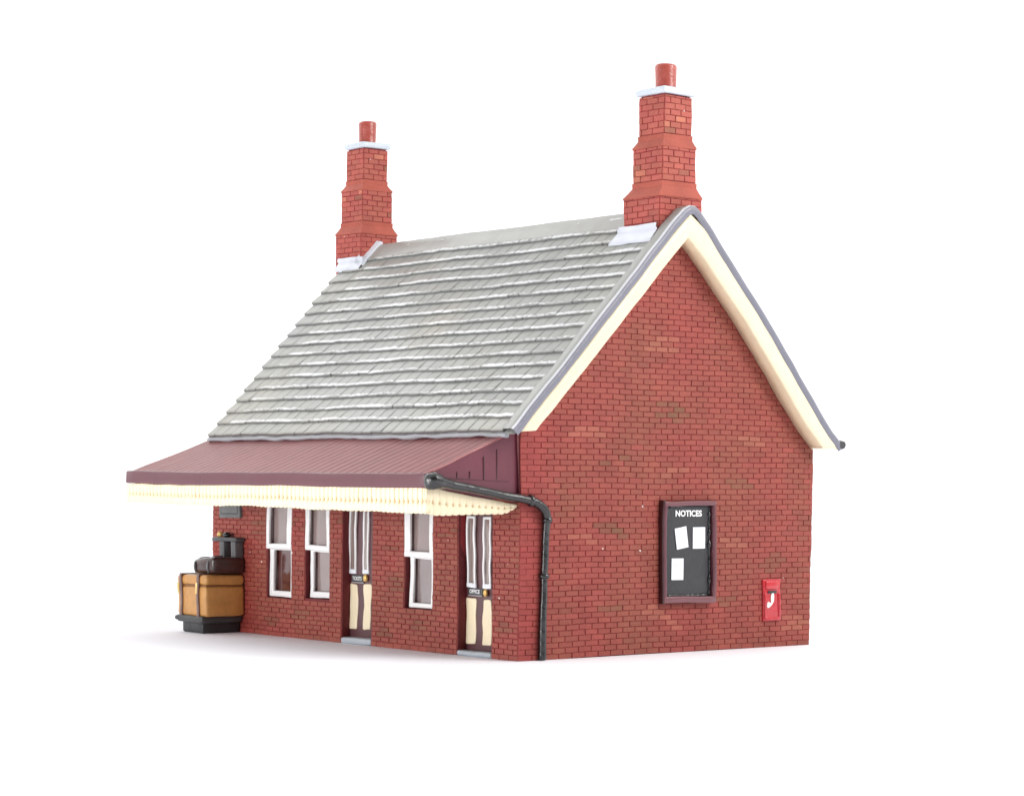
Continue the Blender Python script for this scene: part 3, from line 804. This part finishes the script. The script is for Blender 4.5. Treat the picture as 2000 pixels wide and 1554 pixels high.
# ------------------------------------------------------------------ sign board under the canopy
sb = empty('sign_board', (-.05, 10.1, 2.52))
tag(sb, 'dark grey blank panel half hidden by the canopy above the luggage', 'sign')
b_ = MB(); b_.rbox(-.09, -.0, 9.70, 10.54, 2.55, 3.15, (.115, .118, .115), .015, .3); b_.build('frame', M_dark, sb)
b_ = MB(); b_.rbox(-.10, -.05, 9.80, 10.44, 2.655, 3.1, (.13, .133, .13), .012, .3); b_.build('panel', M_dark, sb)
for a, b, c, d in ((9.785, 10.455, 2.632, 2.65), (9.775, 9.792, 2.632, 3.1), (10.448, 10.462, 2.632, 3.1)):
    b_ = MB(); b_.rbox(-.095, -.06, a, b, c, d, (.02, .02, .02), .004, .4); b_.build('panel_groove', M_dark, sb)

# ------------------------------------------------------------------ luggage pile
ct = empty('black_chest', (-.53, 10.2, 0))
tag(ct, 'low black chest at the bottom of the luggage pile by the front wall', 'chest', 'luggage piled by the front wall')
b_ = MB(); b_.rbox(-1.0, -.04, 9.76, 10.62, 0, .28, CHAR, .045, .2, fn=lambda p: Vector((p.x, p.y+(.05 if p.x < -.8 and p.y > 10.4 else 0), p.z))); b_.build('body', M_dark, ct, wobble=2.2)
b_ = MB(); b_.rbox(-1.09, -.03, 9.66, 10.78, .225, .395, (.045, .045, .046), .06, .15); b_.rbox(-1.10, -.98, 10.66, 10.87, .26, .37, (.045, .045, .046), .055, .1)
b_.build('lid', M_dark, ct, wobble=2.5)
tk = empty('tan_trunk', (-.53, 10.2, .375))
tag(tk, 'tan trunk with two brown straps standing on the black chest', 'trunk', 'luggage piled by the front wall')
TAN = (.52, .25, .068)
b_ = MB()
b_.rbox(-1.03, -.03, 9.55, 10.83, .375, 1.045, TAN, .07, .2); b_.rbox(-1.02, -.035, 9.56, 10.82, 1.03, 1.075, (.2, .08, .02), .02, .3)
b_.build('body', M_tan, tk, wobble=1.8)
b_ = MB(); b_.rbox(-1.035, -.028, 9.545, 10.835, 1.058, 1.29, TAN, .085, .15); b_.build('lid', M_tan, tk, wobble=1.8)
for k, yy in enumerate((10.62, 9.86)):
    s = MB(); c = (.16, .085, .07)
    s.rbox(-1.075, -1.015, yy-.045, yy+.045, .37, 1.27, c, .02, .12); s.rbox(-1.065, -.05, yy-.044, yy+.044, 1.265, 1.318, c, .02, .12)
    s.build('strap', M_leather, tk, wobble=2.2)
    s = MB(); s.rbox(-1.095, -1.03, yy-.02 if k else yy+.05, yy+.05 if k else yy+.125, .86, 1.12, (.82, .58, .22), .025, .08); s.build('clasp', M_brass, tk, wobble=2.5)
sc_ = empty('suitcase', (-.45, 9.97, 1.31))
tag(sc_, 'dark brown suitcase with grey straps lying on the tan trunk', 'suitcase', 'luggage piled by the front wall')
b_ = MB(); DB = (.04, .014, .011)
b_.rbox(-.87, -.03, 9.50, 10.42, 1.315, 1.69, DB, .095, .10, fn=lambda p: Vector((p.x, p.y, p.z-(.0 if p.z < 1.45 else .09*max(0, (p.y-9.8))))))
b_.build('body', M_leather, sc_, wobble=2.5)
for yy in (10.26, 9.72):
    s = MB(); c = (.10, .10, .105)
    s.tube([(-.5, yy, 1.70-.09*max(0, yy-9.8)), (-.72, yy, 1.69-.09*max(0, yy-9.8)), (-.84, yy, 1.62-.09*max(0, yy-9.8)), (-.885, yy, 1.54), (-.885, yy, 1.42), (-.85, yy, 1.34)], .03, c, n=8)
    s.build('strap', M_leather, sc_, wobble=1.5)
st = empty('flat_topped_stand', (-.14, 10.0, 1.66))
tag(st, 'small black flat-topped stand with a brass knob behind the dark suitcase', 'stand')
b_ = MB(); b_.rbox(-.27, -.03, 9.52, 10.53, 2.03, 2.125, (.06, .06, .062), .035, .12); b_.build('top', M_dark, st, wobble=2.5)
for a, b in ((10.06, 10.24), (9.60, 9.78)):
    s = MB(); s.rbox(-.25, -.03, a, b, 1.62, 2.04, (.09, .09, .092), .03, .12); s.build('leg', M_dark, st, wobble=2.5)
s = MB(); s.lathe((-.2, 10.30, 2.12), [(.03, 0), (.07, .03), (.08, .07), (.05, .11), (.01, .125)], (.75, .5, .15), n=14); s.build('knob', M_brass, st, wobble=1)
s = MB(); s.lathe((-.16, 10.08, 2.12), [(.06, 0), (.10, .03), (.10, .07), (.06, .105), (.01, .12)], BLK, n=14); s.build('knob', M_black, st, wobble=1)

for o in list(bpy.data.objects):
    if 'wo' in o: del o['wo']
